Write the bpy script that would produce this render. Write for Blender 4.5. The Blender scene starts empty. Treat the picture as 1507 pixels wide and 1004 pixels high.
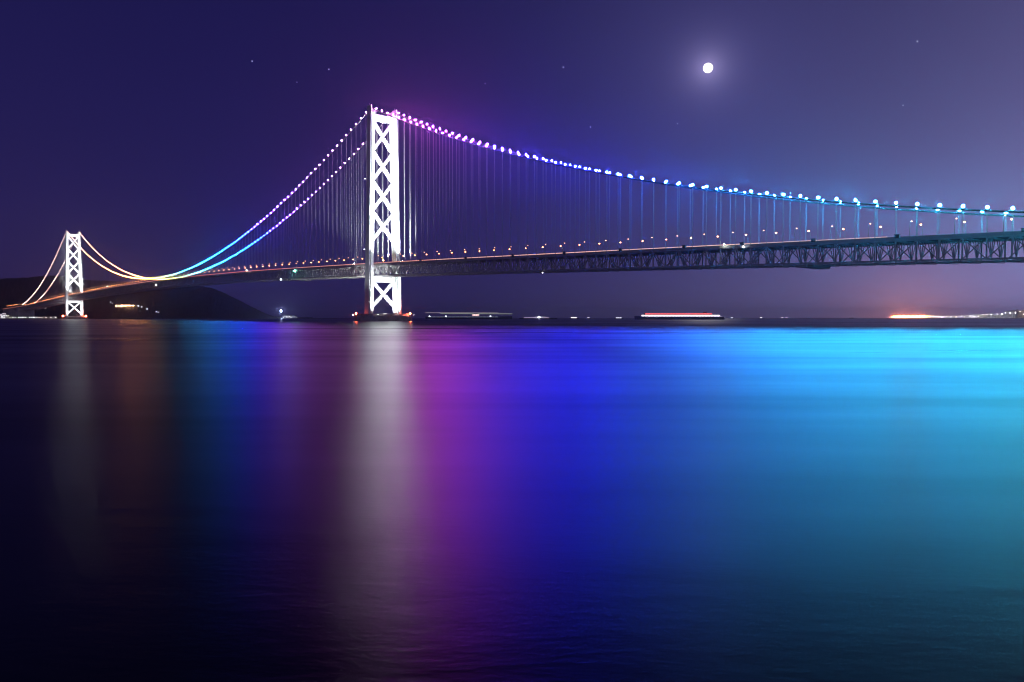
import bpy, math, random
from mathutils import Vector, Matrix
random.seed(7)
R = math.radians
sc = bpy.context.scene
col = sc.collection

# ------------------------------------------------------------------ camera
EYE = 5.0
FPX = 1119.4                      # focal length in pixels of the 1507 px wide photograph
PITCH = math.atan((502 - 467.66) / FPX)
cam_d = bpy.data.cameras.new('camera')
cam_d.sensor_width = 36
cam_d.lens = FPX / 1507 * 36
cam_d.clip_start = 0.5
cam_d.clip_end = 120000
cam = bpy.data.objects.new('camera', cam_d)
col.objects.link(cam)
cam.location = (0, 0, EYE)
cam.rotation_euler = (R(90) - PITCH, 0, 0)
sc.camera = cam

def ray(px, py):
    a = Vector(((px - 753.5) / FPX, -(py - 502) / FPX, -1))
    return (Matrix.Rotation(R(90) - PITCH, 3, 'X') @ a).normalized()

def at_y(px, py, Y):
    d = ray(px, py)
    return Vector((0, 0, EYE)) + d * (Y / d.y)

# ------------------------------------------------------------------ sky
MOON = ray(1042, 100)
MOON_EL = math.asin(MOON.z)
MOON_AZ = math.atan2(MOON.x, MOON.y)
world = bpy.data.worlds.new('World')
sc.world = world
world.use_nodes = True
wt = world.node_tree
wt.nodes.clear()

class NT:
    """small helper for writing node maths"""
    def __init__(s, t): s.t = t
    def n(s, k, **kw):
        nd = s.t.nodes.new(k)
        for a, b in kw.items(): setattr(nd, a, b)
        return nd
    def put(s, sock, v):
        if isinstance(v, bpy.types.NodeSocket): s.t.links.new(v, sock)
        elif v is not None: sock.default_value = v
    def m(s, op, a, b=None, c=None):
        nd = s.n('ShaderNodeMath', operation=op)
        s.put(nd.inputs[0], a); s.put(nd.inputs[1], b); s.put(nd.inputs[2], c)
        return nd.outputs[0]
    def v(s, op, a, b=None):
        nd = s.n('ShaderNodeVectorMath', operation=op)
        s.put(nd.inputs[0], a); s.put(nd.inputs[1], b)
        return nd.outputs['Value'] if op in ('DOT_PRODUCT', 'LENGTH') else nd.outputs[0]
    def scale(s, vec, f):
        nd = s.n('ShaderNodeVectorMath', operation='SCALE')
        s.put(nd.inputs[0], vec); s.put(nd.inputs['Scale'], f)
        return nd.outputs[0]
    def ramp(s, f, stops, interp='LINEAR'):
        nd = s.n('ShaderNodeValToRGB')
        cr = nd.color_ramp
        cr.interpolation = interp
        while len(cr.elements) < len(stops): cr.elements.new(0.5)
        for e, (p, c) in zip(cr.elements, stops): e.position = p; e.color = (*c, 1)
        s.put(nd.inputs[0], f)
        return nd.outputs[0]

W = NT(wt)
dirn = W.v('NORMALIZE', W.n('ShaderNodeTexCoord').outputs['Generated'])
sep = W.n('ShaderNodeSeparateXYZ'); W.put(sep.inputs[0], dirn)
dz = W.m('ABSOLUTE', sep.outputs[2])
az = W.m('ARCTAN2', sep.outputs[0], sep.outputs[1])          # 0 = straight ahead, + = right
def gauss(x, c, w):
    q = W.m('DIVIDE', W.m('SUBTRACT', x, c), w)
    return W.m('EXPONENT', W.m('MULTIPLY', W.m('MULTIPLY', q, q), -1.0))
base = W.ramp(W.m('MULTIPLY', dz, 1.6), [(0, (.0125, .0105, .078)), (.2, (.0130, .0100, .083)), (.6, (.0092, .0076, .066)), (1, (.005, .0045, .040))])
def lobe(c, k): return W.m('EXPONENT', W.m('MULTIPLY', W.m('SUBTRACT', W.m('COSINE', W.m('SUBTRACT', az, c)), 1.0), k))
city = W.scale((.40, .355, .74), W.m('MULTIPLY', lobe(0.92, 9.5), W.m('EXPONENT', W.m('MULTIPLY', dz, -4.5))))
town = W.scale((.50, .42, .60), W.m('MULTIPLY', lobe(2.7, 2.8), W.m('EXPONENT', W.m('MULTIPLY', dz, -3.0))))   # city glow behind the camera, added to lighten the truss
low = W.scale((.055, .022, .022), W.m('MULTIPLY', gauss(az, 0.66, 0.34), W.m('EXPONENT', W.m('MULTIPLY', dz, -22))))
ember = W.scale((.42, .13, .03), W.m('MULTIPLY', lobe(0.482, 420.0), W.m('EXPONENT', W.m('MULTIPLY', dz, -38.0))))   # sodium lights beyond the right coast
far_l = W.scale((.017, .009, .006), W.m('MULTIPLY', gauss(az, -0.62, 0.28), W.m('EXPONENT', W.m('MULTIPLY', dz, -9))))
cosm = W.v('DOT_PRODUCT', dirn, tuple(MOON))
ang = W.m('ARCCOSINE', W.m('MINIMUM', cosm, 0.9999999))
mg = W.scale((.27, .23, .40), W.m('EXPONENT', W.m('MULTIPLY', ang, -70.0)))
mg2 = W.scale((.036, .034, .095), W.m('EXPONENT', W.m('MULTIPLY', ang, -9.5)))
sky = W.n('ShaderNodeTexSky', sky_type='NISHITA', sun_disc=False)
sky.sun_elevation = MOON_EL
sky.sun_rotation = MOON_AZ
nish = W.v('MULTIPLY', sky.outputs[0], (.00012, .00010, .00022))
tot = nish
for q in (base, city, town, ember, low, far_l, mg, mg2): tot = W.v('ADD', tot, q)
cl = W.n('ShaderNodeTexNoise'); cl.inputs['Scale'].default_value = 1.6; cl.inputs['Detail'].default_value = 3
W.put(cl.inputs['Vector'], dirn)
tot = W.scale(tot, W.m('ADD', W.m('MULTIPLY', cl.outputs[0], 0.30), 0.85))
bg = W.n('ShaderNodeBackground'); bg.inputs['Strength'].default_value = 1.0
W.put(bg.inputs['Color'], tot)
W.put(W.n('ShaderNodeOutputWorld').inputs['Surface'], bg.outputs[0])

# moonlight
ml = bpy.data.lights.new('moonlight', 'SUN')
ml.energy = 0.02; ml.angle = R(0.53); ml.color = (1, .95, .88)
mo = bpy.data.objects.new('moonlight', ml); col.objects.link(mo)
mo.rotation_euler = (-MOON).to_track_quat('-Z', 'Y').to_euler()

sc.view_settings.view_transform = 'Standard'
sc.view_settings.look = 'None'
sc.view_settings.exposure = 0
sc.view_settings.gamma = 1
sc.view_settings.use_curve_mapping = False
sc.cycles.use_denoising = True
sc.cycles.use_light_tree = True
sc.cycles.filter_width = 1.25
sc.cycles.max_bounces = 5
sc.cycles.volume_bounces = 0
sc.cycles.sample_clamp_indirect = 12
sc.cycles.caustics_reflective = True

# ------------------------------------------------------------------ materials
def mat(name, colr, rough=0.6, metal=0.0, noise=0.0, nscale=0.2, bump=0.0):
    m = bpy.data.materials.new(name); m.use_nodes = True
    t = NT(m.node_tree); b = m.node_tree.nodes['Principled BSDF']
    b.inputs['Roughness'].default_value = rough
    b.inputs['Metallic'].default_value = metal
    b.inputs['Base Color'].default_value = (*colr, 1)
    if noise or bump:
        tc = t.n('ShaderNodeTexCoord')
        nz = t.n('ShaderNodeTexNoise'); nz.inputs['Scale'].default_value = nscale; nz.inputs['Detail'].default_value = 5
        t.put(nz.inputs['Vector'], tc.outputs['Object'])
        lo = tuple(c * (1 - noise) for c in colr); hi = tuple(min(1, c * (1 + noise)) for c in colr)
        t.put(b.inputs['Base Color'], t.ramp(nz.outputs[0], [(.3, lo), (.7, hi)]))
        if bump:
            bp = t.n('ShaderNodeBump'); bp.inputs['Strength'].default_value = bump; bp.inputs['Distance'].default_value = 1
            t.put(bp.inputs['Height'], nz.outputs[0]); t.put(b.inputs['Normal'], bp.outputs[0])
    return m

def glow(name, colr, strength, sample='AUTO'):
    m = bpy.data.materials.new(name); m.use_nodes = True
    nt = m.node_tree; nt.nodes.clear()
    e = nt.nodes.new('ShaderNodeEmission'); o = nt.nodes.new('ShaderNodeOutputMaterial')
    e.inputs[0].default_value = (*colr, 1); e.inputs[1].default_value = strength
    nt.links.new(e.outputs[0], o.inputs['Surface'])
    m.cycles.emission_sampling = sample
    return m

M = dict(
    tower=mat('tower_paint', (.62, .66, .64), .5, 0, .06, .08),
    cable=mat('cable_wrap', (.030, .031, .033), .5),
    hanger=mat('hanger_rope', (.28, .28, .28), .45),
    truss=mat('truss_paint', (.46, .46, .46), .55, 0, .25, .15),
    deck=mat('asphalt', (.05, .05, .052), .85, 0, .2, .5),
    barrier=mat('barrier_steel', (.38, .38, .38), .5),
    concrete=mat('pier_concrete', (.34, .33, .32), .85, 0, .35, .12, .2),
    anchor=mat('anchorage_concrete', (.42, .43, .40), .85, 0, .25, .05),
    dark=mat('dark_steel', (.05, .05, .05), .5),
    pole=mat('galvanised_steel', (.3, .3, .3), .4, .6),
    hull_dark=mat('hull_paint_navy', (.02, .025, .05), .4),
    hull_white=mat('hull_paint_white', (.55, .55, .55), .4),
    hull_red=mat('deckhouse_red', (.45, .06, .05), .45),
    wall=mat('house_wall', (.34, .32, .30), .8, 0, .2, .1),
    roof=mat('house_roof', (.07, .07, .08), .7),
    hill=mat('wooded_hill', (.018, .026, .018), .95, 0, .5, .02, .6),
    shore=mat('shore_ground', (.055, .055, .05), .9, 0, .4, .02),
    tree=mat('tree_leaves', (.035, .055, .03), .9, 0, .4, .3),
    trunk=mat('tree_bark', (.06, .045, .03), .9),
    glass=mat('dark_glass', (.03, .03, .04), .15),
)

# ------------------------------------------------------------------ mesh helpers
class MB:
    def __init__(s): s.v = []; s.f = []
    def box(s, c, size, rot=None):
        n = len(s.v); x, y, z = (q / 2 for q in size)
        for a in ((-x, -y, -z), (x, -y, -z), (x, y, -z), (-x, y, -z), (-x, -y, z), (x, -y, z), (x, y, z), (-x, y, z)):
            p = Vector(a)
            if rot is not None: p = rot @ p
            s.v.append(tuple(p + Vector(c)))
        s.f += [tuple(n + i for i in q) for q in ((0, 3, 2, 1), (4, 5, 6, 7), (0, 1, 5, 4), (1, 2, 6, 5), (2, 3, 7, 6), (3, 0, 4, 7))]
        return s
    def bar(s, a, b, w, h=None):
        """square bar from a to b, w across and h in the upright sense"""
        h = h or w
        a = Vector(a); b = Vector(b); d = b - a
        z = d.normalized(); up = Vector((0, 0, 1)) if abs(z.z) < .98 else Vector((1, 0, 0))
        x = z.cross(up).normalized(); y = x.cross(z)
        rot = Matrix((x, z, y)).transposed()
        return s.box((a + b) / 2, (w, d.length, h), rot)
    def tube(s, pts, r, k=8, cap=True):
        n0 = len(s.v)
        for i, p in enumerate(pts):
            p = Vector(p)
            d = (Vector(pts[min(i + 1, len(pts) - 1)]) - Vector(pts[max(i - 1, 0)])).normalized()
            up = Vector((0, 0, 1)) if abs(d.z) < .98 else Vector((1, 0, 0))
            x = d.cross(up).normalized(); y = x.cross(d)
            rr = r[i] if isinstance(r, (list, tuple)) else r
            for j in range(k):
                a = 2 * math.pi * j / k
                s.v.append(tuple(p + x * math.cos(a) * rr + y * math.sin(a) * rr))
        for i in range(len(pts) - 1):
            for j in range(k):
                a = n0 + i * k + j; b = n0 + i * k + (j + 1) % k
                s.f.append((a, b, b + k, a + k))
        if cap:
            s.f.append(tuple(n0 + j for j in range(k))[::-1]); e = n0 + (len(pts) - 1) * k
            s.f.append(tuple(e + j for j in range(k)))
        return s
    def prism(s, poly, z0, z1, shift=(0, 0), scale=1.0):
        n = len(s.v); k = len(poly)
        for x, y in poly: s.v.append((x, y, z0))
        for x, y in poly: s.v.append((x * scale + shift[0], y * scale + shift[1], z1))
        s.f.append(tuple(n + i for i in range(k))[::-1]); s.f.append(tuple(n + k + i for i in range(k)))
        for i in range(k): s.f.append((n + i, n + (i + 1) % k, n + k + (i + 1) % k, n + k + i))
        return s
    def extr(s, prof, y0, y1):
        """profile of (x, z) points swept along y"""
        n = len(s.v); k = len(prof)
        for y in (y0, y1):
            for x, z in prof: s.v.append((x, y, z))
        s.f.append(tuple(n + i for i in range(k))); s.f.append(tuple(n + k + i for i in range(k))[::-1])
        for i in range(k): s.f.append((n + i, n + k + i, n + k + (i + 1) % k, n + (i + 1) % k))
        return s
    def ball(s, c, r, u=8, w=5, sq=(1, 1, 1)):
        n = len(s.v); c = Vector(c)
        s.v.append(tuple(c + Vector((0, 0, r * sq[2]))))
        for i in range(1, w):
            for j in range(u):
                a = math.pi * i / w; b = 2 * math.pi * j / u
                s.v.append((c.x + r * sq[0] * math.sin(a) * math.cos(b), c.y + r * sq[1] * math.sin(a) * math.sin(b), c.z + r * sq[2] * math.cos(a)))
        s.v.append(tuple(c - Vector((0, 0, r * sq[2])))); e = len(s.v) - 1
        for j in range(u):
            s.f.append((n, n + 1 + j, n + 1 + (j + 1) % u))
            s.f.append((e, e - u + (j + 1) % u, e - u + j))
        for i in range(w - 2):
            for j in range(u):
                a = n + 1 + i * u + j; b = n + 1 + i * u + (j + 1) % u
                s.f.append((a, a + u, b + u, b))
        return s
    def mesh(s, name, m, smooth=False):
        me = bpy.data.meshes.new(name); me.from_pydata(s.v, [], s.f)
        if smooth: me.polygons.foreach_set('use_smooth', [True] * len(me.polygons))
        if m is not None: me.materials.append(m)
        me.update()
        return me

def obj(name, data, parent=None, loc=(0, 0, 0), rot=None):
    o = bpy.data.objects.new(name, data); col.objects.link(o)
    o.location = loc
    if rot is not None: o.rotation_euler = rot
    if parent is not None: o.parent = parent
    return o

def tag(o, label=None, cat=None, group=None, kind=None):
    if label: o['label'] = label
    if cat: o['category'] = cat
    if group: o['group'] = group
    if kind: o['kind'] = kind
    return o

def thing(name, label, cat, loc=(0, 0, 0), rz=0, group=None):
    return tag(obj(name, None, None, loc, (0, 0, rz)), label, cat, group)

def copy_tree(o, parent=None):
    c = o.copy(); col.objects.link(c)
    if parent is not None: c.parent = parent
    for ch in o.children: copy_tree(ch, c)
    return c

# ------------------------------------------------------------------ water
wm = bpy.data.materials.new('sea_water'); wm.use_nodes = True
t = NT(wm.node_tree); b = wm.node_tree.nodes['Principled BSDF']
b.inputs['Base Color'].default_value = (.0003, .0005, .0008, 1)
b.inputs['IOR'].default_value = 1.333
b.inputs['Specular IOR Level'].default_value = 0
gl = t.n('ShaderNodeBsdfGlossy', distribution='BECKMANN'); fr_ = t.n('ShaderNodeFresnel'); fr_.inputs['IOR'].default_value = 1.333
mx = t.n('ShaderNodeMixShader'); t.t.links.new(b.outputs[0], mx.inputs[1]); t.t.links.new(gl.outputs[0], mx.inputs[2]); t.t.links.new(mx.outputs[0], t.t.nodes['Material Output'].inputs['Surface'])
geo = t.n('ShaderNodeNewGeometry')
def wnoise(sx, sy, detail=3, rough=.5, rz=0.0):
    mp = t.n('ShaderNodeMapping'); mp.inputs['Scale'].default_value = (sx, sy, 1); mp.inputs['Rotation'].default_value = (0, 0, rz)
    t.put(mp.inputs['Vector'], geo.outputs['Position'])
    nz = t.n('ShaderNodeTexNoise'); nz.inputs['Scale'].default_value = 1; nz.inputs['Detail'].default_value = detail; nz.inputs['Roughness'].default_value = rough
    t.put(nz.inputs['Vector'], mp.outputs[0]); return nz.outputs[0]
cur = t.m('ADD', t.m('MULTIPLY', wnoise(.0022, .016, 3, .5, R(10)), .60), t.m('MULTIPLY', wnoise(.006, .075, 4, .6, R(-5)), .40))
cur = t.m('ADD', t.m('MULTIPLY', cur, .8), t.m('MULTIPLY', wnoise(.03, .35, 3, .5, R(12)), .20))
mr = t.n('ShaderNodeMapRange'); t.put(mr.inputs[0], cur)
mr.inputs[1].default_value = .36; mr.inputs[2].default_value = .64; mr.inputs[3].default_value = .35; mr.inputs[4].default_value = .25
t.put(gl.inputs['Roughness'], mr.outputs[0])
# wind slicks and currents: self-shading of choppy patches put into the mirror strength
ms = t.n('ShaderNodeMapRange'); t.put(ms.inputs[0], t.m('ADD', t.m('MULTIPLY', wnoise(.0030, .0095, 4, .55, R(24)), .6), t.m('MULTIPLY', wnoise(.012, .050, 4, .55, R(18)), .4)))
ms.inputs[1].default_value = .38; ms.inputs[2].default_value = .62; ms.inputs[3].default_value = .66; ms.inputs[4].default_value = 1.20
refl = t.m('DIVIDE', t.m('MULTIPLY', fr_.outputs[0], 1.7), t.m('ADD', t.m('MULTIPLY', fr_.outputs[0], 2.3), 1.0))
t.put(mx.inputs[0], t.m('MULTIPLY', refl, ms.outputs[0]))
h = t.m('ADD', t.m('MULTIPLY', wnoise(1.5, 3.6, 4, .6, R(24)), .035), t.m('ADD', t.m('MULTIPLY', wnoise(.12, .45, 2, .5, R(8)), .10), t.m('MULTIPLY', wnoise(.0045, .023, 4, .5, R(17)), .5)))
bp = t.n('ShaderNodeBump'); bp.inputs['Strength'].default_value = .27; bp.inputs['Distance'].default_value = 1
t.put(bp.inputs['Height'], h); t.put(gl.inputs['Normal'], bp.outputs[0])
mb = MB(); n = 24; S = 30000
for j in range(n + 1):
    for i in range(n + 1):
        mb.v.append((-S + 2 * S * i / n, -S + 2 * S * j / n, 0))
for j in range(n):
    for i in range(n):
        a = j * (n + 1) + i; mb.f.append((a, a + 1, a + n + 2, a + n + 1))
tag(obj('water', mb.mesh('water', wm)), 'dark sea strait reflecting the coloured bridge lamps in soft columns', kind='structure')

# ------------------------------------------------------------------ bridge
BX, BY, BTH = -181.99, 1075.9, 0.8576085
bridge = thing('suspension_bridge', 'long suspension bridge with white floodlit towers and rainbow coloured cable lamps', 'bridge', (BX, BY, 0), -BTH)
Minv = Matrix.Translation((BX, BY, 0)) @ Matrix.Rotation(-BTH, 4, 'Z')
def bw(s, tt, z): return Minv @ Vector((s, tt, z))
T = 17.75
PAN = 960 / 68
S_LO, S_HI = -2951, 960
_k = [(-2951, 53), (-2300, 71), (-1991, 78.5), (-1500, 88), (-995, 92.6), (-505, 89.8), (0, 79.7), (408, 68.8), (783, 57.7), (960, 51.8)]
def deck_z(s):
    # smooth interpolation through surveyed heights
    if s <= _k[0][0]: return _k[0][1] + (s - _k[0][0]) * .012
    for i in range(len(_k) - 1):
        if s <= _k[i + 1][0] or i == len(_k) - 2:
            x0, y0 = _k[i]; x1, y1 = _k[i + 1]
            def sl(j):
                if j <= 0: return (_k[1][1] - _k[0][1]) / (_k[1][0] - _k[0][0])
                if j >= len(_k) - 1: return (_k[-1][1] - _k[-2][1]) / (_k[-1][0] - _k[-2][0])
                return (_k[j + 1][1] - _k[j - 1][1]) / (_k[j + 1][0] - _k[j - 1][0])
            hh = x1 - x0; u = (s - x0) / hh
            return (2*u**3-3*u*u+1)*y0 + (u**3-2*u*u+u)*hh*sl(i) + (-2*u**3+3*u*u)*y1 + (u**3-u*u)*hh*sl(i+1)
def cable_z(s):
    if s > 0:
        x = s / 960; return 296 + (50 - 296) * x - 4 * 42 * x * (1 - x)
    if s >= -1991: return 97.5 + 198.5 * ((s + 995.5) / 995.5) ** 2
    x = (-1991 - s) / 960; return 296 + (56 - 296) * x - 4 * 42 * x * (1 - x)

# ---- towers
def leg_t(z): return 23.25 - 5.5 * min(z, 290) / 290
def leg_mesh(side):
    mb = MB(); w, l, c = 3.3, 7.2, 1.25
    poly = [(-l, -w + c), (-l + c*1.6, -w + c), (-l + c*1.6, -w), (l - c*1.6, -w), (l - c*1.6, -w + c), (l, -w + c),
            (l, w - c), (l - c*1.6, w - c), (l - c*1.6, w), (-l + c*1.6, w), (-l + c*1.6, w - c), (-l, w - c)]
    levels = [10.5] + [26 + 22 * i for i in range(12)] + [289]
    k = len(poly)
    for z in levels:
        sc_ = 1.0 + .10 * (1 - z / 289)
        for x, y in poly: mb.v.append((x * sc_, y * sc_ + side * leg_t(z), z))
    for i in range(len(levels) - 1):
        for j in range(k): mb.f.append((i*k+j, i*k+(j+1) % k, (i+1)*k+(j+1) % k, (i+1)*k+j))
    e = (len(levels) - 1) * k
    mb.f.append(tuple(e + j for j in range(k)))
    return mb.mesh('tower_leg', M['tower'])
leg_me = {s: leg_mesh(s) for s in (-1, 1)}
def saddle_mesh(side):
    mb = MB()   # two cheek plates round the cable saddle, the outer one taller
    for sgn, top in ((1, 299.0), (-1, 295.0)):
        y = side * (T + sgn * 2.5)
        mb.extr([(-6.6, 289.003), (6.6, 289.003), (5.6, top), (-5.6, top)], y - .55, y + .55)
    mb.box((0, side * T, 291.2), (11, 3.6, 4.2))
    mb.bar((0, side * (T + 2.4), 298.8), (0, side * (T + 2.4), 301.4), .35)
    return mb.mesh('saddle_housing', M['tower'])
sad_me = {s: saddle_mesh(s) for s in (-1, 1)}
XL = [(237.5, 279), (196, 237.5), (154, 196), (112, 154), (19, 58)]
def brace_mesh(z0, z1, d):
    mb = MB()
    a = leg_t(z0) - 2.9; c = leg_t(z1) - 2.9
    p, q = ((0, -a, z0), (0, c, z1)) if d > 0 else ((0, a, z0), (0, -c, z1))
    if d > 0: mb.bar(p, q, 3.8, 3.5)
    else:   # the second diagonal meets the first in two halves
        p = Vector(p); q = Vector(q); m_ = (p + q) / 2; u = (q - p).normalized() * 2.3
        mb.bar(p, m_ - u, 3.7, 3.5); mb.bar(m_ + u, q, 3.7, 3.5)
    return mb.mesh('cross_brace', M['tower'])
def beam_mesh(z0, z1):
    mb = MB(); w = leg_t((z0 + z1) / 2) - 3.1
    mb.box((0, 0, (z0 + z1) / 2), (6.2, 2 * w, z1 - z0))
    for sx in (-1, 1):
        for k in range(-3, 4): mb.box((sx * 3.25, k * w / 4, (z0 + z1) / 2), (.3, .35, (z1 - z0) * .86))
    return mb.mesh('portal_beam', M['tower'])
brace_me = [[brace_mesh(a, b_, d) for d in (1, -1)] for a, b_ in XL]
beam_me = [beam_mesh(279.5, 287.5), beam_mesh(55, 62)]
circ = [(math.cos(2 * math.pi * i / 40), math.sin(2 * math.pi * i / 40)) for i in range(40)]
mb = MB().prism([(x * 40, y * 40) for x, y in circ], -20, 5.6)
mb.prism([(x * 38.6, y * 38.6) for x, y in circ], 5.6, 7.2)
pier_me = mb.mesh('tower_pier', M['concrete'])
mb = MB().prism([(-17, -33), (17, -33), (21, -29), (21, 29), (17, 33), (-17, 33), (-21, 29), (-21, -29)], 7.203, 10.45)
plinth_me = mb.mesh('pier_plinth', M['concrete'])
mb = MB()
for i in range(40):
    a = 2 * math.pi * i / 40; b2 = 2 * math.pi * (i + 1) / 40
    p = (38 * math.cos(a), 38 * math.sin(a)); q = (38 * math.cos(b2), 38 * math.sin(b2))
    mb.bar((*p, 7.2), (*p, 8.4), .12); mb.bar((*p, 8.4), (*q, 8.4), .12); mb.bar((*p, 7.8), (*q, 7.8), .1)
railing_me = mb.mesh('pier_railing', M['barrier'])
flood_mat = glow('floodlight_lens', (.95, .98, 1), 60, 'NONE')
flood_me = MB().box((0, 0, 0), (1.6, .5, 1.1)).mesh('floodlight', M['dark'])
lens_me = MB().box((0, -.3, 0), (1.4, .08, .9)).mesh('floodlight_lens', flood_mat)

# where the floodlights stand (relative to tower), what they aim at, power
FL = []
for sx in (1, -1):
    for ty in (-9, 9):
        FL.append((sx * 36, ty, 8.6, 0, ty * 1.2, 36, 3.6e5, 75))
        FL.append((sx * 34, ty * 3.2, 8.6, 0, ty * 2.6, 150, 4.0e5, 60))
        FL.append((sx * 58, ty * 1.5, None, 0, ty, 135, 2.3e6, 62))
        FL.append((sx * 62, ty * 1.3, None, 0, ty, 215, 4.0e6, 40))
        FL.append((sx * 66, ty * 1.1, None, 0, ty, 272, 6.2e6, 30))
for S0, who in ((0, 'nearer'), (-1991, 'farther')):
    for sd in (-1, 1):
        lg = obj('tower_leg', leg_me[sd], bridge, (S0, 0, 0))
        obj('saddle_housing', sad_me[sd], lg)
    for pr in brace_me:
        for me in pr: obj('cross_brace', me, bridge, (S0, 0, 0))
    for me in beam_me: obj('portal_beam', me, bridge, (S0, 0, 0))
    pr = obj('tower_pier', pier_me, bridge, (S0, 0, 0)); obj('pier_plinth', plinth_me, pr); obj('pier_railing', railing_me, pr)
    for (s, ty, z, as_, aty, az_, pw, ang_) in FL:
        zz = z if z is not None else deck_z(S0 + s) + 2.6
        p = Vector((S0 + s, ty, zz)); q = Vector((S0 + as_, aty, az_)); d = (q - p)
        rot = d.to_track_quat('-Y', 'Z').to_euler()
        fx = obj('floodlight', flood_me, bridge, p, rot); obj('floodlight_lens', lens_me, fx)
        L = bpy.data.lights.new('floodlight_beam', 'SPOT'); L.energy = pw * (1 if S0 == 0 else .7); L.spot_size = R(ang_); L.spot_blend = .6
        L.color = (.93, .97, 1); L.shadow_soft_size = .5
        lo = obj('floodlight_beam', L, bridge, p + d.normalized() * 1.5); lo.rotation_euler = d.to_track_quat('-Z', 'Y').to_euler()

# ---- main cables and their lamps
stops = [(-2951, (1, .60, .62), .012), (-1991, (1, .55, .46), .015), (-1700, (1, .42, .24), .022), (-1450, (1, .36, .13), .045), (-1250, (1, .34, .08), .10), (-1090, (1, .42, .06), .12), (-1000, (.8, .60, .10), .05),
         (-900, (.14, .75, .40), .03), (-800, (.02, .40, .95), .07), (-650, (.006, .24, 1), .27), (-520, (.003, .06, 1), .42), (-430, (.01, .015, 1), .45), (-330, (.24, .06, .95), .30), (-180, (.62, .12, .75), .11), (-40, (.80, .16, .80), .12),
         (40, (1, .12, .80), .45), (130, (.75, .07, 1), .85), (200, (.30, .04, 1), 1.0), (260, (.08, .03, 1), 1.1), (340, (.015, .02, 1), 1.25), (430, (.015, .03, 1), 1.25), (520, (.015, .16, 1), 1.6), (620, (.02, .36, 1), 1.75), (760, (.02, .50, .90), 1.5), (860, (.05, .68, .75), 1.4), (960, (.16, .80, .45), .9)]
def lamp_col(s):
    for i in range(len(stops) - 1):
        a, b_ = stops[i], stops[i + 1]
        if s <= b_[0]:
            u = max(0, (s - a[0]) / (b_[0] - a[0]))
            return tuple(a[1][k] * (1 - u) + b_[1][k] * u for k in range(3)), a[2] * (1 - u) + b_[2] * u
    return stops[-1][1], stops[-1][2]
LAMP_L = 1050
lamp_cache = {}
def lamp_mesh(s):
    k = round(s / 30)
    if k not in lamp_cache:
        c, w = lamp_col(k * 30)
        rr = .55 if k * 30 < 150 else (.7 if k * 30 < 400 else .85)
        m_ = MB().ball((0, 0, 0), rr, 10, 6); nb = len(m_.f)
        m_.prism([(x * (rr + .15), y * (rr + .15)) for x, y in circ[::4]], -rr - .28, -rr - .12)  # base plate added to keep lamp light off the cable and hangers
        m_.box((0, 0, -rr - .65), (.3, .3, .7))
        me = m_.mesh('cable_lamp', glow('cable_lamp_light', c, LAMP_L * w * (.9 / rr) ** 2, 'FRONT'))
        me.materials.append(M['dark'])
        for p_ in me.polygons[nb:]: p_.material_index = 1
        lamp_cache[k] = me
    return lamp_cache[k]
hang_s = [i * PAN for i in range(1, 67)] + [-i * (1991 / 141) for i in range(1, 141)] + [-1991 - i * PAN for i in range(1, 66)]
for sd in (-1, 1):
    mb = MB(); ss = []
    s = S_HI
    while s > S_LO:
        ss.append(s); s -= PAN / 2
    ss += [0, -1991, S_LO]; ss = sorted(set(ss))
    mb.tube([(s, sd * T, cable_z(s)) for s in ss], .62, 8)
    cb = obj('main_cable', mb.mesh('main_cable', M['cable'], True), bridge)
    for s in hang_s: obj('cable_lamp', lamp_mesh(s), cb, (s, sd * T, cable_z(s) + 2.2))

# ---- hangers: the 300 nearest as single parts, the rest joined
cands = []
for sd in (-1, 1):
    for s in hang_s:
        z0, z1 = deck_z(s) - 1.2, cable_z(s) - .5
        if z1 - z0 > 2: cands.append((bw(s, sd * T, 60).xy.length, s, sd, z0, z1))
cands.sort()
hang_me = MB()
for k in (-.28, .28): hang_me.tube([(k, 0, 0), (k, 0, 1)], .12, 5, False)
hang_me = hang_me.mesh('hanger', M['hanger'], True)
for d, s, sd, z0, z1 in cands[:300]:
    o = obj('hanger', hang_me, bridge, (s, sd * T, z0)); o.scale = (1, 1, z1 - z0)
mb = MB()
for d, s, sd, z0, z1 in cands[300:]: mb.tube([(s, sd * T, z0), (s, sd * T, z1)], .28, 4, False)
tag(obj('hanger', mb.mesh('hanger', M['hanger']), bridge), kind='stuff')

# ---- stiffening truss
TD = 14.0
nodes = [i * PAN for i in range(68, 0, -1)] + [-i * (1991 / 141) for i in range(0, 142)] + [-1991 - i * PAN for i in range(1, 69)]
nodes = sorted(set(round(q, 4) for q in nodes))
for sd in (-1, 1):
    for nm, dz_, w in (('top_chord', -1.7, 1.0), ('bottom_chord', -1.7 - TD, 1.1)):
        mb = MB(); k = len(nodes)
        for s in nodes:
            for (yy, zz) in ((-w/2, -w/2), (w/2, -w/2), (w/2, w/2), (-w/2, w/2)):
                mb.v.append((s, sd * T + yy, deck_z(s) + dz_ + zz))
        for i in range(k - 1):
            for j in range(4): mb.f.append((i*4+j, i*4+(j+1) % 4, (i+1)*4+(j+1) % 4, (i+1)*4+j))
        mb.f += [(0, 3, 2, 1), tuple((k-1)*4 + j for j in range(4))]
        obj(nm, mb.mesh(nm, M['truss']), bridge)
post_me = MB().box((0, 0, -TD / 2), (.85, .8, TD - 1.1)).mesh('truss_post', M['truss'])
dlen = math.hypot(PAN, TD)
diag_me = MB().box((0, 0, 0), (dlen - 1.4, .72, .62)).mesh('truss_diagonal', M['truss'])
posts = []; diags = []
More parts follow.
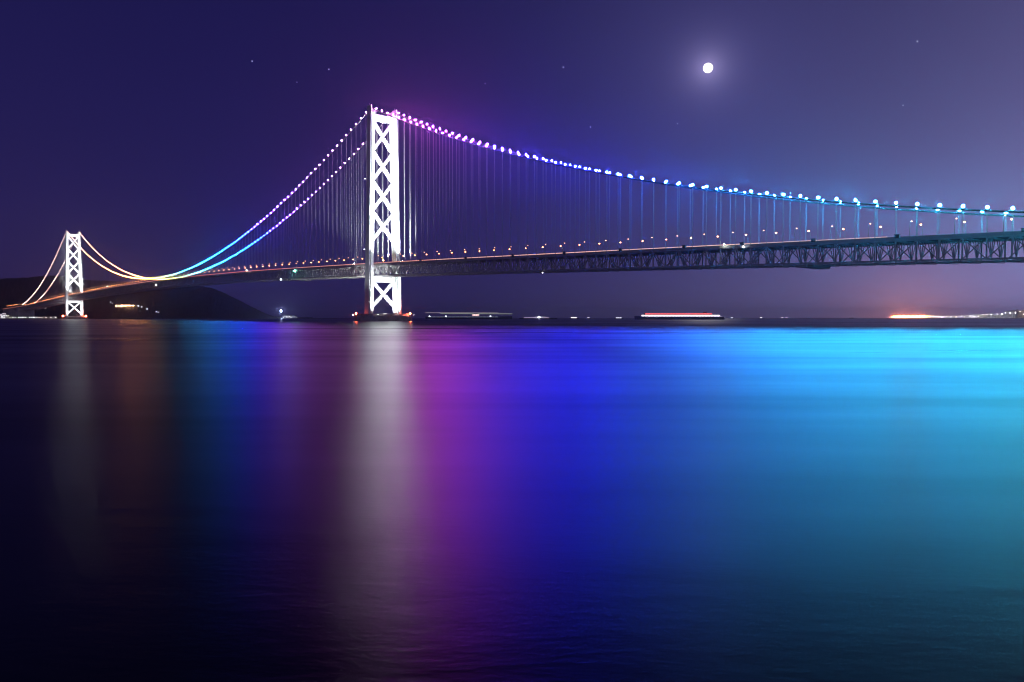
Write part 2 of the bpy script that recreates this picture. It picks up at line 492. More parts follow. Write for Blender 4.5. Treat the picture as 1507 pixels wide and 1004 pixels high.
for i, s in enumerate(nodes):
    for sd in (-1, 1):
        posts.append((bw(s, sd * T, 60).xy.length, s, sd))
        if i + 1 < len(nodes):
            s1 = nodes[i + 1]
            up = i % 2 == 0
            za, zb = deck_z(s) - 1.7, deck_z(s1) - 1.7
            pa = Vector((s, sd * T, za if up else za - TD)); pb = Vector((s1, sd * T, zb - TD if up else zb))
            diags.append((bw(s, sd * T, 60).xy.length, pa, pb))
posts.sort(); diags.sort(key=lambda q: q[0])
for d, s, sd in posts[:290]: obj('truss_post', post_me, bridge, (s, sd * T, deck_z(s) - 1.7))
for d, pa, pb in diags[:290]:
    dd = pb - pa; obj('truss_diagonal', diag_me, bridge, (pa + pb) / 2, (0, -math.atan2(dd.z, dd.x), 0))
mb = MB()
for d, s, sd in posts[290:]: mb.box((s, sd * T, deck_z(s) - 1.7 - TD / 2), (.7, .8, TD - 1.1))
for d, pa, pb in diags[290:]: mb.bar(pa, pb, .72, .7)
tag(obj('truss_member', mb.mesh('truss_member', M['truss']), bridge), kind='stuff')
mb = MB()   # one cross frame
mb.box((0, 0, -1.7), (.8, 34.2, 1.5)); mb.box((0, 0, -15.7), (.7, 34.2, .9))
for c in (-9.2, 9.2):
    for e in (-7.4, -2.6, 2.6, 7.4): mb.bar((0, c, -15.3), (0, c + e, -2.4), .5, .5)
frame_me = mb.mesh('cross_frame', M['truss'])
for d, s in sorted((bw(s, 0, 60).xy.length, s) for s in nodes)[:290]:
    obj('cross_frame', frame_me, bridge, (s, 0, deck_z(s)))
mb = MB()   # lateral bracing between the bottom chords
for i in range(len(nodes) - 1):
    s, s1 = nodes[i], nodes[i + 1]
    mb.bar((s, -T + .6, deck_z(s) - 16.3), (s1, 0, deck_z(s1) - 16.3), .5, .45)
    mb.bar((s, T - .6, deck_z(s) - 16.3), (s1, 0, deck_z(s1) - 16.3), .5, .45)
    mb.bar((s, 0, deck_z(s) - 16.8), (s1, -T + .6, deck_z(s1) - 16.8), .5, .4)
    mb.bar((s, 0, deck_z(s) - 16.8), (s1, T - .6, deck_z(s1) - 16.8), .5, .4)
tag(obj('lateral_brace', mb.mesh('lateral_brace', M['truss']), bridge), kind='stuff')

# ---- roadway
def ribbon(name, m, y0, y1, z0, z1, parent=bridge, s_lo=-3500, s_hi=S_HI):
    mb = MB(); step = 20; ks = []
    s = s_lo
    while s < s_hi: ks.append(s); s += step
    ks.append(s_hi)
    for s in ks:
        for (yy, zz) in ((y0, z0), (y1, z0), (y1, z1), (y0, z1)): mb.v.append((s, yy, deck_z(s) + zz))
    for i in range(len(ks) - 1):
        for j in range(4): mb.f.append((i*4+j, i*4+(j+1) % 4, (i+1)*4+(j+1) % 4, (i+1)*4+j))
    k = len(ks); mb.f += [(0, 3, 2, 1), tuple((k-1)*4 + j for j in range(4))]
    return obj(name, mb.mesh(name, m), parent)
road = ribbon('roadway', M['deck'], -16.4, 16.4, -.95, 0)
for a, b_ in ((-16.7, -16.45), (16.45, 16.7), (-.4, -.1), (.1, .4)): ribbon('barrier', M['barrier'], a, b_, -1.6 if abs(a) > 2 else .004, 1.15, road)
strip = [(-3480, -1991, (1, .30, .22), 1.3), (-1991, -900, (1, .36, .28), 1.3), (-900, -300, (1, .22, .16), 1.3), (-300, 150, (1, .36, .26), 1.1), (150, 430, (1, .50, .40), 1.1), (430, 600, (1, .55, .45), .85), (600, 700, (1, .62, .60), .5)]
for a, b_, c, p in strip:  # glowing strips added on the barriers in place of car light trails
    m_ = glow('car_light_trail', c, p * 1.7, 'NONE')
    ribbon('car_light_trail', m_, -16.7, -16.5, 1.2, 1.6, road, a, b_ - .05)
    ribbon('car_light_trail', m_, 16.5, 16.7, 1.2, 1.6, road, a, b_ - .05)
for s in (783, 707, 646, 585, 528, 455, 380, 300, 215, 120):
    obj('control_cabinet', MB().box((0, 0, 1.2), (3.0, 1.6, 2.2)).box((0, 0, 2.45), (3.8, 2.1, .3)).mesh('control_cabinet', M['dark']), bridge, (s, -T + .1, deck_z(s) + .12))
# inspection gantry slung below the truss
def px2s(px, tt=-T):
    best = None
    for i in range(-3400, 960, 1):
        p = bw(i, tt, 60); u = 753.5 + FPX * p.x / p.y
        if best is None or abs(u - px) < best[0]: best = (abs(u - px), i)
    return best[1]
sg = px2s(1178)
mb = MB().box((0, 0, -17.9), (9, 37, 1.5)).box((0, 0, -17.0), (10, 38, .25))
for y in (-17, 17):
    for x in (-3, 3): mb.bar((x, y, -17), (x, y, -15.9), .4)
obj('inspection_gantry', mb.mesh('inspection_gantry', M['anchor']), bridge, (sg, 0, deck_z(sg)))
sg = px2s(427)
obj('inspection_gantry', bpy.data.meshes['inspection_gantry'], bridge, (sg, 0, deck_z(sg)))
# small navigation and marker lamps on the bridge
def marker(px, py, c, L, r, tt=-T, name='marker_lamp', s=None):
    s = px2s(px, tt) if s is None else s
    p = bw(s, tt, 60)
    q = at_y(px, py, p.y)
    return obj(name, MB().ball((0, 0, 0), r, 8, 5).mesh(name, glow(name + '_light', c, L, 'FRONT')), bridge, (s, tt, q.z))
marker(434.5, 399, (.25, 1, .65), 90, 1.2, -T - 1.2, 'navigation_lamp')
marker(414, 411.5, (.9, .95, 1), 14, 1.0, -T - 1.2, 'navigation_lamp')
marker(364, 398, (1, .9, .8), 20, .9, -T - 1.2)
marker(1065, 359.5, (.95, 1, .85), 60, .55, -T - 1.2)
marker(1093, 363, (.95, .95, 1), 30, .45, -T - 1.2)
marker(798, 401.5, (.95, .95, 1), 10, .45, -T - 1.2, 'navigation_lamp')
marker(230.5, 419.5, (.95, .97, 1), 14, 1.2, -T - 1.2, 'navigation_lamp')
marker(159, 421.5, (.95, .97, 1), 10, 1.2, -T - 1.2)
marker(572, 383, (1, .42, .08), 90, .8, 6, s=-9)
for S0 in (0, -1991):
    big = 1.0 if S0 == 0 else 1.9
    for tt, ds in ((-38.5, 0), (38.5, 0)):
        # red lamps on short posts at the ends of the pier
        a = -38 if tt < 0 else 38
        ax = bridge
        d_ = Vector((-math.sin(-BTH), -math.cos(-BTH)))
        p = (S0 + (-24 if tt < 0 else 24), -29.5 if tt < 0 else 29.5, 0)
        obj('obstruction_lamp_post', MB().bar((0, 0, 7.2), (0, 0, 10.2), .3).mesh('obstruction_lamp_post', M['pole']), bridge, p)
        obj('obstruction_lamp', MB().ball((0, 0, 0), .75 * big, 8, 5).mesh('obstruction_lamp', glow('obstruction_red', (1, .10, .04), 900, 'FRONT')), bridge, (p[0], p[1], 10.9))
for (tz, px, py) in ((0, 541.5, 263), (0, 541.5, 367)):
    q = at_y(px, py, bw(-7.5, -T - 5, 100).y)
    obj('marker_lamp', MB().ball((0, 0, 0), .5, 8, 5).mesh('marker_lamp', glow('marker_white', (.9, .92, 1), 14, 'FRONT')), bridge, (-8.5, -leg_t(q.z) - 3.6, q.z))
obj('marker_lamp', MB().ball((0, 0, 0), 1.2, 8, 5).mesh('marker_lamp', glow('marker_red', (1, .06, .05), 10, 'FRONT')), bridge, (-1975, T, 80))

# ---- anchorages and the far approach viaduct
for s0, sg_, hh in ((S_LO, -1, 46), (S_HI, 1, 44)):
    mb = MB()
    mb.extr([(sg_ * -8, 0), (sg_ * 62, 0), (sg_ * 62, hh - 6), (sg_ * 30, hh - 2), (sg_ * -3, hh + 2), (sg_ * -8, hh - 4)], -31, 31)
    if sg_ > 0: mb.f = [tuple(reversed(q)) for q in mb.f]
    for y in (-31.3, 31.3):
        for x in range(8): mb.box((sg_ * (x * 8 + 1), y, hh / 2 - 6), (1.2, .8, hh - 16))
    obj('anchorage', mb.mesh('anchorage', M['anchor']), bridge, (s0, 0, 0))
for s in (-3070, -3130, -3190, -3250, -3310, -3370, -3430, -3490):
    mb = MB()
    for y in (-11, 11): mb.box((0, y, deck_z(s) / 2 - 2.5), (5, 6, deck_z(s) - 5))
    mb.box((0, 0, deck_z(s) - 3.4), (5.6, 34, 3.4))
    obj('viaduct_pier', mb.mesh('viaduct_pier', M['anchor']), bridge, (s, 0, 0))

# ------------------------------------------------------------------ street lamps on the deck (things of their own)
def make_street_lamp(c, L, r):
    lp = thing('street_lamp', 'street lamp', 'street lamp', group='street lamps along the bridge deck')
    mb = MB().tube([(0, 0, 0), (0, 0, 9.5), (0, .5, 11.2), (0, 2.2, 12)], [.22, .17, .14, .11], 6)
    obj('pole', mb.mesh('pole', M['pole'], True), lp)
    hd = obj('lamp_head', MB().box((0, 2.8, 12.1), (.6, 1.8, .3)).mesh('lamp_head', M['dark']), lp)
    obj('lens', MB().ball((0, 2.8, 11.75), r, 8, 5, (1, 1.3, .8)).mesh('lens', glow('street_lamp_light', c, L, 'FRONT')), hd)
    return lp
lampA = make_street_lamp((1, .42, .24), 8, .42)     # row on the near edge, heads facing in
lampB = make_street_lamp((1, .30, .10), 32, .55)     # row on the far edge
def ordinal(n):
    a = ['', 'first', 'second', 'third', 'fourth', 'fifth', 'sixth', 'seventh', 'eighth', 'ninth', 'tenth', 'eleventh', 'twelfth', 'thirteenth', 'fourteenth', 'fifteenth', 'sixteenth', 'seventeenth', 'eighteenth', 'nineteenth']
    if n < 20: return a[n]
    tn = {2: 'twent', 3: 'thirt', 4: 'fort'}[n // 10]
    return tn + 'ieth' if n % 10 == 0 else tn + 'y-' + a[n % 10]
sA, sB = px2s(1219, -15.6), px2s(1191, 15.6)
for proto, tt, s00 in ((lampA, -15.6, sA), (lampB, 15.6, sB)):
    first = True
    s = s00
    while s < 830: s += 2 * PAN
    while s > -3150:
        if min(abs(s), abs(s + 1991)) > 5:
            o = proto if first else copy_tree(proto); first = False
            o.location = bw(s, tt, deck_z(s)); o.rotation_euler = (0, 0, -BTH + (0 if tt < 0 else math.pi))
            row = 'pale near-edge street lamp' if tt < 0 else 'orange far-edge street lamp'
            if s > 0: wh, n_ = 'right of the nearer tower', s
            elif s > -995: wh, n_ = 'left of the nearer tower', -s
            elif s > -1991: wh, n_ = 'right of the farther tower', s + 1991
            else: wh, n_ = 'left of the farther tower', -1991 - s
            cnt = 1 + int((n_ - 5) // (2 * PAN))
            o['label'] = '%s %s on the deck %s' % (ordinal(cnt), row, wh)
            o['group'] = row.replace('lamp', 'lamps') + ' on the bridge deck'
        s -= 2 * PAN

# ------------------------------------------------------------------ left island: hill and shore
prof = [(-400, 418), (-80, 417), (-20, 414), (30, 409), (70, 408), (120, 411), (170, 414), (215, 417), (255, 419), (290, 421), (312, 425), (330, 431), (350, 441), (368, 451), (385, 460), (402, 466.5), (420, 468.2), (700, 469)]
def ridge(px):
    for i in range(len(prof) - 1):
        if px <= prof[i + 1][0]:
            u = max(0, (px - prof[i][0]) / (prof[i + 1][0] - prof[i][0])); return prof[i][1] * (1 - u) + prof[i + 1][1] * u
    return 469
from mathutils import noise as mnoise
HY = 4700
def hill_z(x, y):
    px = 753.5 + FPX * x / y
    hgt = max(0, (467.66 - ridge(px)) / FPX * HY * (y / HY) ** .3 + 4)
    u = (y - 3700) / (HY - 3700) if y < HY else 1 - (y - HY) / 1600
    u = max(0, min(1, u)); u = u * u * (3 - 2 * u)
    nz = mnoise.fractal(Vector((x / 420, y / 420, 1.3)), .8, 2.1, 5)
    return hgt * u * (1 + .16 * nz * (1 - u * .65)) + nz * 2.2 * u - (1 - min(1, u * 25)) * 3
mb = MB(); nx, ny = 520, 80
for j in range(ny + 1):
    for i in range(nx + 1):
        y = 3600 + 2700 * j / ny; px = -400 + 860 * i / nx; x = (px - 753.5) / FPX * y
        mb.v.append((x, y, hill_z(x, y) + random.uniform(-1, 6.5)))
for j in range(ny):
    for i in range(nx):
        a = j * (nx + 1) + i; mb.f.append((a, a + 1, a + nx + 2, a + nx + 1))
tag(obj('hill', mb.mesh('hill', M['hill'], True)), 'dark wooded island hills behind the farther tower', kind='structure')
mb = MB()
poly = [(-7000, 3050), (-2600, 3150), (-2050, 3260), (-1850, 3480), (-1700, 3760), (-1480, 4050), (-1360, 4300), (-1250, 4700), (-1300, 6500), (-7000, 6500)]
mb.prism(poly, -3, 2.2)
tag(obj('shore', mb.mesh('shore', M['shore'])), 'low island shore at the foot of the dark hills', kind='structure')
mb = MB()
poly = [(2450, 5900), (2900, 5600), (3600, 5300), (4600, 4700), (7000, 4200), (9500, 4300), (9500, 9000), (2450, 9000)]
mb.prism(poly, -3, 2.6)
tag(obj('coast', mb.mesh('coast', M['shore'])), 'low flat city coast on the right horizon', kind='structure')

# ------------------------------------------------------------------ far buildings and lights
WG = {}
def gmat(c, L):
    k_ = (tuple(round(q, 3) for q in c), L)
    if k_ not in WG: WG[k_] = glow('lit_window_or_streak', c, L, 'NONE')
    return WG[k_]
def building(px, Y, base_z, w, h_, d_, c, L, label, name='building', cat='building', floors=None, group=None, rows=None, roofed=False, lamp=0, ry=0):
    x = (px - 753.5) / FPX * Y
    o = thing(name, label, cat, (x, Y, base_z), ry - math.atan2(x, Y), group)
    obj('wall', MB().box((0, 0, h_ / 2 - 1.5), (w, d_, h_ + 3)).mesh('wall', M['wall']), o)
    if roofed:
        obj('roof', MB().extr([(-w / 2 - .6, h_), (w / 2 + .6, h_), (0, h_ + w * .22)], -d_ / 2 - .6, d_ / 2 + .6).mesh('roof', M['roof']), o)
    else:
        mb = MB().box((0, 0, h_ + .35), (w + .8, d_ + .8, .7)).box((w * .2, 0, h_ + 1.9), (w * .25, d_ * .4, 2.4))
        obj('roof', mb.mesh('roof', M['roof']), o)
    fl = floors or max(1, int(h_ / 4)); nw = max(2, min(10, int(w / 7)))
    for f in range(fl):
        for k_ in range(nw):
            if random.random() < .18: continue
            z = (f + .55) * h_ / fl; xx = (-w / 2) + (k_ + .5) * w / nw
            sh = L * random.choice((.5, .8, 1, 1, 1.3))
            obj('window', MB().box((xx, -d_ / 2 - .05, z), (w / nw * .62, .25, h_ / fl * .5)).mesh('window', gmat(c, round(sh, 1))), o)
    return o
def hill_hit(px, py):
    y = 3750
    while y < HY:
        p = at_y(px, py, y)
        if hill_z(p.x, p.y) >= p.z: return p
        y += 5
    return at_y(px, py, 4300)
# bright lodge on the hillside
def mast(px, Y, base_z, h_, c, L, r, label, group=None, cat='light mast', name='floodlight_mast', sample='FRONT'):
    x = (px - 753.5) / FPX * Y
    o = thing(name, label, cat, (x, Y, base_z), 0, group)
    obj('pole', MB().tube([(0, 0, -1), (0, 0, h_)], [.5, .3], 6).mesh('pole', M['pole']), o)
    obj('lamp', MB().ball((0, -.6, h_ + r * .5), r, 8, 5, (1, 1, .7)).mesh('lamp', glow('mast_lamp', c, L, sample)), o)
    return o
p = hill_hit(185, 451.5)
building(184.5, p.y, p.z - 2, 92, 11, 16, (1, .62, .42), 7, 'brightly lit long lodge with warm windows halfway up the dark hill', 'hillside_lodge', 'lodge', 3)
for i, px in enumerate((175, 180, 186, 192, 197)):
    mast(px, p.y - 16, p.z - 2, 7, (1, .45, .22), 500, 1.6, 'warm floodlight in front of the lit lodge on the hillside', 'floodlights before the hillside lodge')
for i, (px, py) in enumerate([(160, 443.5), (163.5, 445.5), (167, 447.5), (204, 451), (209, 452.5), (213, 454), (217, 455.5)]):
    q = hill_hit(px, py)
    sidew = 'left' if px < 180 else 'right'
    mast(px, q.y, q.z - 4, 5, (.75, .78, 1), 9, 2.4, 'small lamp on the hillside road %s of the lit lodge' % sidew, 'road lamps on the hill %s of the lodge' % sidew, 'road lamp', 'road_lamp', 'NONE')
for (px, py, s_) in ((181, 455, 2.2), (206, 458.5, 2.2)):
    q = hill_hit(px, py)
    building(px, q.y, q.z - 3, 12, 6, 9, (.8, .8, 1), 1.5, 'small lit house on the dark slope %s the lodge' % ('below' if px < 190 else 'to the lower right of'), 'house', 'house', 1, roofed=True)
# a lit curved pier-side structure and low lit buildings near it
for (px, py, w, h_, c, L, lab) in (
    (232, 466.5, 18, 36, (.72, .78, 1), 3.5, 'narrow tall white lit building at the foot of the hill'),
    (243, 466.8, 34, 16, (.75, .8, 1), 2.4, 'broad lit building right of the narrow tall one below the hill'),
    (250, 467.0, 40, 9, (.72, .78, 1), 1.8, 'lowest lit block at the right end of the hill village'),
    (223, 467.0, 22, 10, (.7, .75, 1), .9, 'dim lit house left of the narrow tall building'),
    (204, 467.2, 22, 9, (1, .85, .9), 2.2, 'lit waterfront house right of the two close shore houses'),
    (195, 467.2, 20, 8, (1, .85, .9), 3.0, 'lit waterfront house below the right end of the lodge'),
    (188, 467.2, 24, 9, (.95, .9, 1), 2.6, 'lit waterfront house straight below the bright lodge'),
    (168, 467.2, 18, 7, (1, .8, .85), 1.0, 'dim waterfront house below the left end of the lodge'),
    (158, 467.2, 26, 9, (.85, .9, 1), 3.2, 'pale lit waterfront house right of the smaller one near the farther tower'),
    (148, 467.2, 18, 8, (.9, .9, 1), 2.4, 'small lit waterfront house nearest to the farther tower'),
    (359, 467.6, 44, 12, (.8, .85, 1), 3.0, 'low lit building alone on the shore under the end of the hill'),
    (310, 468, 26, 12, (.5, .5, .8), .35, 'dim building on the dark shore between village and hill end'),
    (425, 468.4, 60, 12, (.88, .92, 1), 2.2, 'long low white lit terminal right of the blue-white harbour light'),
    (434, 468.4, 24, 11, (.6, .65, .9), .8, 'small dim shed at the right end of the lit terminal')):
    Y = 3950 if px < 300 else 4150
    if px > 400:
        Y = 3900
    building(px, Y, 2.2, w, h_, 14, c, L, lab)
mb = MB().prism([(-1420, 3850), (-1000, 3850), (-1000, 4350), (-1420, 4350)], -3, 2.0)
tag(obj('quay', mb.mesh('quay', M['shore'])), 'low dark quay under the harbour light', kind='structure')
x = (414 - 753.5) / FPX * 3880
mast(414, 3880, 2, 36, (.42, .50, 1), 2200, 2.6, 'tall harbour floodlight mast with a starry blue-white lamp')
# lit shore under the far side span
for (px, py, w, h_, c, L, lab) in (
    (2, 465, 44, 26, (1, .9, 1), 4.5, 'bright lit building at the left edge of the photo by the viaduct'),
    (8, 466, 36, 16, (.95, .93, 1), 5, 'lower bright building second from the left edge'),
    (13, 466.5, 24, 10, (1, .95, .9), 3, 'small warm lit shed third from the left edge'),
    (21, 466, 22, 9, (.9, .92, 1), 4, 'small lit kiosk at the left foot of the anchorage'),
    (29.5, 466, 18, 9, (.9, .92, 1), 4, 'small lit kiosk just right of the anchorage foot one'),
    (36, 466, 22, 9, (.9, .92, 1), 4, 'lit kiosk under the point where the cables land'),
    (45.5, 466, 18, 9, (.9, .9, 1), 4, 'lit kiosk right of the cable landing point'),
    (52, 466, 22, 9, (.95, .92, 1), 4.5, 'lit kiosk left of the long lit quay shed'),
    (62, 466.5, 46, 8, (1, .85, .9), 3, 'long lit quay shed midway between anchorage and tower'),
    (77, 466.5, 42, 9, (.95, .93, 1), 3, 'lit quay shed next to the farther tower')):
    building(px, 3150 if px < 60 else 3230, 2.2, w * .8, h_ * .8, 12, c, L * .5, lab)
for i, (px, py, h_) in enumerate(((57, 452.6, 26), (62, 451.8, 28), (67, 450.8, 30))):
    q = hill_hit(px, py + 4)
    building(px, q.y, q.z - 8, 11 * 1.0, h_ * .75, 12, (1, .62, .5) if i < 2 else (.75, .72, .8), 3.2 if i < 2 else 1.4, ('leftmost', 'middle', 'rightmost')[i] + ' of three lit apartment blocks on the slope left of the farther tower', 'apartment_block', 'apartment block', 3)
q = hill_hit(76, 451)
building(76, q.y, q.z - 6, 26, 13, 12, (.65, .65, .9), 1.3, 'pale lit hillside building between three blocks and the farther tower', 'apartment_block', 'apartment block', 2)
# viaduct lamps at the far left
for i in range(9):
    s = -3060 - i * 36
    o = copy_tree(lampB); o.location = bw(s, -14, deck_z(s)); o['label'] = 'orange lamp on the approach viaduct at the left edge'
    o['group'] = 'orange lamps on the approach viaduct'

# right coast: orange lamps, white lit works and towers
for i in range(8):
    px = 1316 + i * 6.2 + random.uniform(-1.2, 1.2)
    mast(px, 5750, 2.6, 9 + random.uniform(0, 5), (1, .26, .05), 6500, 1.6, 'orange sodium floodlight mast on the right coast under the orange glow', 'orange floodlights on the right coast')
labs = ['white lit harbour shed just right of the orange lights', 'second white shed right of the orange lights', 'low flat lit store with a dark gap on its left', 'narrow lit works hall on the right coast', 'brightest white works hall of the right coast',
        'stepped pale hall right of the brightest one', 'long two storey lit block mid coast', 'pale lit block behind the long two storey one', 'dim lit hall before the tall dark cluster', 'small lit hut under the tall dark cluster',
        'taller lit block in the dark cluster near the right edge', 'dark topped block with scattered lights near the right edge', 'warm lit tall building at the right edge of the photo']
spec = [(1369, 52, 10, 3), (1378, 46, 9, 3), (1396, 60, 12, 3), (1405, 34, 14, 2), (1425, 66, 17, 3), (1433, 44, 23, 6), (1444, 80, 24, 2.6), (1456, 60, 30, 2.2), (1468, 50, 18, 2), (1474, 34, 26, 1.8), (1484, 60, 46, 1.6), (1491, 46, 50, 1.2), (1503, 60, 50, 1.6)]
for i in range(22):
    px = 1367 + i * 6.6 + random.uniform(-2, 2)
    mast(px, 5000 - (px - 1369) * 2.6, 2.6, random.uniform(4, 13) + max(0, px - 1410) * random.uniform(.05, .36), random.choice(((1, .85, .95), (.9, .9, 1), (1, .8, .6))), random.choice((30, 60, 120)), 1.3, 'white quayside lamp mast before the lit sheds on the right coast', 'white lamp masts on the right coast')
for (px, w, h_, L), lab in zip(spec, labs):
    c = (1, .62, .42) if px == 1503 else random.choice(((1, .86, .92), (.9, .88, 1), (1, .92, .85)))
    building(px, 5500 + random.uniform(-60, 60) - (px - 1369) * 3, 2.6, w * .8, h_, 22, c, L * .42, lab)
x = (1496 - 753.5) / FPX * 5080
o = thing('lattice_tower', 'thin dark lattice tower rising near the right edge of the coast', 'tower', (x, 5080, 2.6))
mb = MB()
for a, b_ in ((-1, -1), (1, -1), (1, 1), (-1, 1)): mb.bar((a * 5, b_ * 5, 0), (a * 1.2, b_ * 1.2, 56), 1.2)
for z in range(0, 50, 8):
    w = 5 - 3.8 * z / 56; w2 = 5 - 3.8 * (z + 8) / 56
    for (a, b_) in (((-w, -w, z), (w2, -w2, z + 8)), ((w, -w, z), (-w2, -w2, z + 8)), ((-w, w, z), (w2, w2, z + 8))): mb.bar(a, b_, .6)
obj('lattice', mb.mesh('lattice', M['dark']), o); obj('platform', MB().box((0, 0, 57), (6, 6, 2)).mesh('platform', M['dark']), o)

# ------------------------------------------------------------------ ships and boats
def hull_mesh(L, B, D, name, m):
    mb = MB(); n_ = 12
    for j, (z, k_) in enumerate(((-1.5, .82), (D * .45, .95), (D, 1.0))):
        for i in range(n_ * 2):
            u = i / (n_ - 1) if i < n_ else (2 * n_ - 1 - i) / (n_ - 1)
            s_ = 1 if i < n_ else -1
            wd = min(1, (u * 6) ** .6, ((1 - u) * 3.2) ** .65) if 0 < u < 1 else 0
            mb.v.append(((u - .5) * L * (.95 + .05 * k_), s_ * wd * B / 2 * k_, z + (max(0, u - .8) * D * 1.2 if j == 2 else 0)))
    k_ = n_ * 2
    for j in range(2):
        for i in range(k_): mb.f.append((j * k_ + i, j * k_ + (i + 1) % k_, (j + 1) * k_ + (i + 1) % k_, (j + 1) * k_ + i))
    mb.f.append(tuple(2 * k_ + i for i in range(k_))); mb.f.append(tuple(range(k_))[::-1])
    return mb.mesh(name, m)
def lit_row(o, x0, x1, y, z, hh, c, L, n_, nm='window'):
    for i in range(n_):
        a = x0 + (x1 - x0) * (i + .08) / n_; b_ = x0 + (x1 - x0) * (i + .92) / n_
        obj(nm, MB().box(((a + b_) / 2, y, z), (b_ - a, .3, hh)).mesh(nm, gmat(c, L)), o)
# ferry shape added to stand for a moving ship's red and white light streaks
Y = 1850; cx = (1000 - 753.5) / FPX * Y; SC = Y / FPX
fr = thing('streak_ferry', 'light streaks of a moving ship built as a long ferry, red above white', 'ferry', (cx, Y, 0), math.pi)
Lf = 133 * SC
obj('hull', hull_mesh(Lf, 24, 7.5, 'hull', M['hull_dark']), fr)
obj('lower_deck', MB().box((0, 0, 9.6), (Lf * .86, 21, 4.0)).mesh('lower_deck', M['hull_white']), fr)
obj('upper_deck', MB().box((Lf * .02, 0, 13.9), (Lf * .74, 18, 4.2)).mesh('upper_deck', M['hull_red']), fr)
obj('bridge_house', MB().box((Lf * .36, 0, 17.2), (9, 16, 2.2)).mesh('bridge_house', M['hull_white']), fr)
obj('funnel', MB().prism([(-Lf*.28-4, -3), (-Lf*.28+4, -3), (-Lf*.28+4, 3), (-Lf*.28-4, 3)], 16.003, 19).mesh('funnel', M['hull_red']), fr)
obj('mast', MB().bar((Lf * .30, 0, 16), (Lf * .30, 0, 22), .4).mesh('mast', M['pole']), fr)
lit_row(fr, -Lf * .43, Lf * .43, 10.65, 10.0, 2.6, (1, .88, .95), 3.0, 26)
lit_row(fr, -Lf * .35, Lf * .39, 9.15, 14.3, 2.6, (1, .13, .14), 1.5, 22)  # glowing panels stand in for the red streak
lit_row(fr, -Lf * .46, Lf * .36, 10.68, 7.75, .5, (.85, .8, 1), 1.2, 16, 'porthole')
for k_, px in enumerate((951, 965, 1028, 1064)):
    obj('deck_lamp', MB().ball(((1000 - px) * SC, 12.2, 5.6), .5, 6, 4).mesh('deck_lamp', gmat((.9, .85, 1), 1.6)), fr)
# long freighter behind the pier, added to carry a moving ship's light streaks
Y = 2300; cx = (690 - 753.5) / FPX * Y; SC = Y / FPX; Lf = 128 * SC
fr = thing('streak_freighter', 'long low freighter with thin light streaks of a moving ship right of the nearer tower', 'cargo ship', (cx, Y, 0), 0)
obj('hull', hull_mesh(Lf, 30, 8, 'hull', M['hull_dark']), fr)
obj('hatch_cover', MB().box((-Lf * .03, 0, 9.0), (Lf * .7, 22, 2)).mesh('hatch_cover', M['hull_dark']), fr)
ac = obj('deckhouse', MB().box((Lf * .08, 0, 13.0), (22, 22, 6)).box((Lf * .08, 0, 17), (12, 24, 2)).mesh('deckhouse', M['hull_white']), fr)
for z, c, L in ((11.5, (1, .6, .55), 2.5), (14.6, (1, .7, .6), 2.2)): lit_row(fr, Lf * .08 - 10, Lf * .08 + 10, -11.2, z, 1.3, c, L, 4)
for nm, x0, x1, z, c, L in (('ship_light_streak', -.50, .34, 20.0, (.75, .62, .60), .8), ('ship_light_streak', -.33, .50, 17.2, (.62, .72, .50), .9)):
    for q in (x0, x1, 0): obj('mast', MB().bar((Lf * q * .96, 0, 8.1), (Lf * q * .96, 0, z + .3), .35).mesh('mast', M['pole']), fr)
    obj('light_streak', MB().bar((Lf * x0, -.6, z), (Lf * x1, -.6, z - .6), .4, .8).mesh('light_streak', gmat(c, L)), fr)  # glowing bar added for a moving ship's light streak
lit_row(fr, -Lf * .46, Lf * .34, -15.4, 7.4, 1.6, (.45, .50, .70), .42, 18, 'porthole')
for px in (633, 657, 722): obj('deck_lamp', MB().ball(((px - 690) * SC, -15.8, 9.2), 1.3, 8, 5).mesh('deck_lamp', gmat((.85, .9, 1), 14)), fr)
def small_boat(px, Y, wpx, c, L, label, lamp=None, hh=4):
    SC = Y / FPX; Lf = wpx * SC
    o = thing('boat', label, 'boat', ((px - 753.5) * SC, Y, 0), 0)
    obj('hull', hull_mesh(Lf, max(4, Lf * .22), hh * .6, 'hull', M['hull_dark']), o)
    obj('cabin', MB().box((-Lf * .05, 0, hh * .6 + 1.6), (Lf * .7, max(3, Lf * .15), 3.0)).box((Lf * .05, 0, hh * .6 + 4), (Lf * .25, 3, 1.8)).mesh('cabin', M['hull_white']), o)
    n_ = max(2, int(wpx / 4))
    lit_row(o, -Lf * .38, Lf * .28, -max(3, Lf * .15) / 2 - .12, hh * .6 + 1.7, 2.0, c, L, n_)
    obj('mast', MB().bar((0, 0, hh * .6 + 2), (0, 0, hh * .6 + 9), .3).mesh('mast', M['pole']), o)
    if lamp: obj('mast_lamp', MB().ball((lamp[0] * SC, -Lf * .12 - 1.6, hh * .6 + 3.2), lamp[2], 8, 5).mesh('mast_lamp', glow('boat_lamp', (.9, .92, 1), lamp[1], 'FRONT')), o)
    return o
small_boat(792, 2500, 56, (.60, .45, .75), .8, 'slim boat with one starry white lamp right of the freighter', (1, 160, 1.5), 6)
small_boat(845, 2700, 13, (1, .85, .95), 3, 'small bright lit boat right of the slim boat', None, 6)
small_boat(866, 2900, 5, (.9, .8, 1), 1.6, 'tiny boat with one faint light in the middle of the horizon', None, 6)
small_boat(911, 2800, 13, (.75, .75, .95), 2, 'small pale lit boat left of the long red and white ferry', None, 5)
small_boat(1077, 2900, 5, (.8, .8, 1), 2, 'tiny boat just right of the long red and white ferry', None, 5)
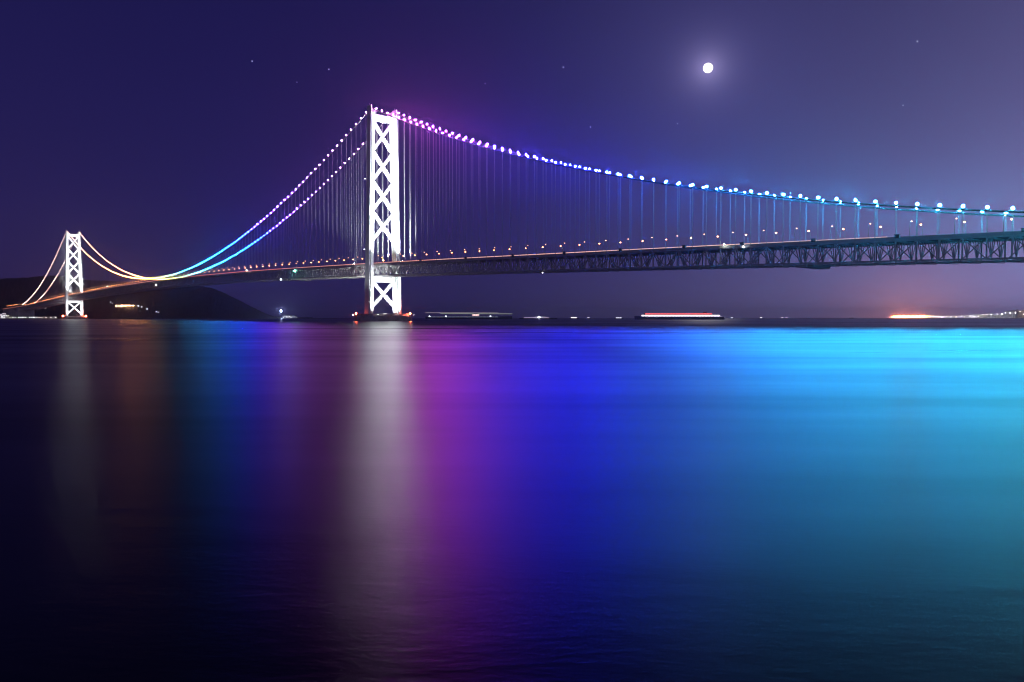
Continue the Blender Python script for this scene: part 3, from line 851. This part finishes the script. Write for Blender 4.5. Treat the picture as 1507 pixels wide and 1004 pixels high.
small_boat(1120, 3600, 5, (1, .9, .9), 3, 'tiny boat with a pale light, leftmost of those left of the orange glow', None, 6)
small_boat(1151, 3700, 5, (.9, .7, 1), 3, 'tiny boat left of its close neighbour on the right horizon', None, 6)
small_boat(1157.5, 3700, 5, (.9, .6, .9), 2, 'tiny boat right of its close neighbour on the right horizon', None, 6)
small_boat(1253, 3900, 7, (.6, .45, .6), .9, 'faint boat alone left of the orange coast lights', None, 7)

# ------------------------------------------------------------------ haze
hz = bpy.data.materials.new('night_haze'); hz.use_nodes = True
nt = hz.node_tree; nt.nodes.clear()
pv = nt.nodes.new('ShaderNodeVolumePrincipled'); ho = nt.nodes.new('ShaderNodeOutputMaterial')
pv.inputs['Color'].default_value = (.92, .93, 1, 1)
pv.inputs['Density'].default_value = 0.00005
pv.inputs['Anisotropy'].default_value = 0.88
nt.links.new(pv.outputs[0], ho.inputs['Volume'])
tag(obj('haze', MB().box((0, 0, 165), (60400, 60400, 340)).mesh('haze', hz)), 'thin night haze over the strait', kind='stuff')

# ------------------------------------------------------------------ moon and stars
MD = 60000
tag(obj('moon', MB().ball((0, 0, 0), 6.3 / FPX * MD, 32, 16).mesh('moon', glow('moon_light', (1, .95, .88), 3, 'NONE'), True), None, MOON * MD), 'full bright moon high on the right above the bridge', 'moon')
for px, py, b_, lab in ((371, 90, .5, 'lone star at the upper left, brightest of three'), (484, 102, .45, 'star left above the nearer tower'), (437, 121, .18, 'faint star between the two upper left stars'),
                    (829, 99, .5, 'star left of the moon'), (714, 123, .15, 'faint star right above the nearer tower'), (869, 187, .3, 'faint star above the purple to blue cable lamps'),
                    (1350, 61, .6, 'star near the upper right corner'), (1329, 155, .25, 'faint pinkish star right of the moon'), (997, 182, .2, 'faint star below the moon')):
    d = ray(px, py)
    st = obj('star', MB().ball((0, 0, 0), .75 / FPX * MD, 6, 4).mesh('star', glow('star_light', (.75, .8, 1), b_ * 3, 'NONE')), None, d * MD)
    tag(st, lab, 'star', 'stars')
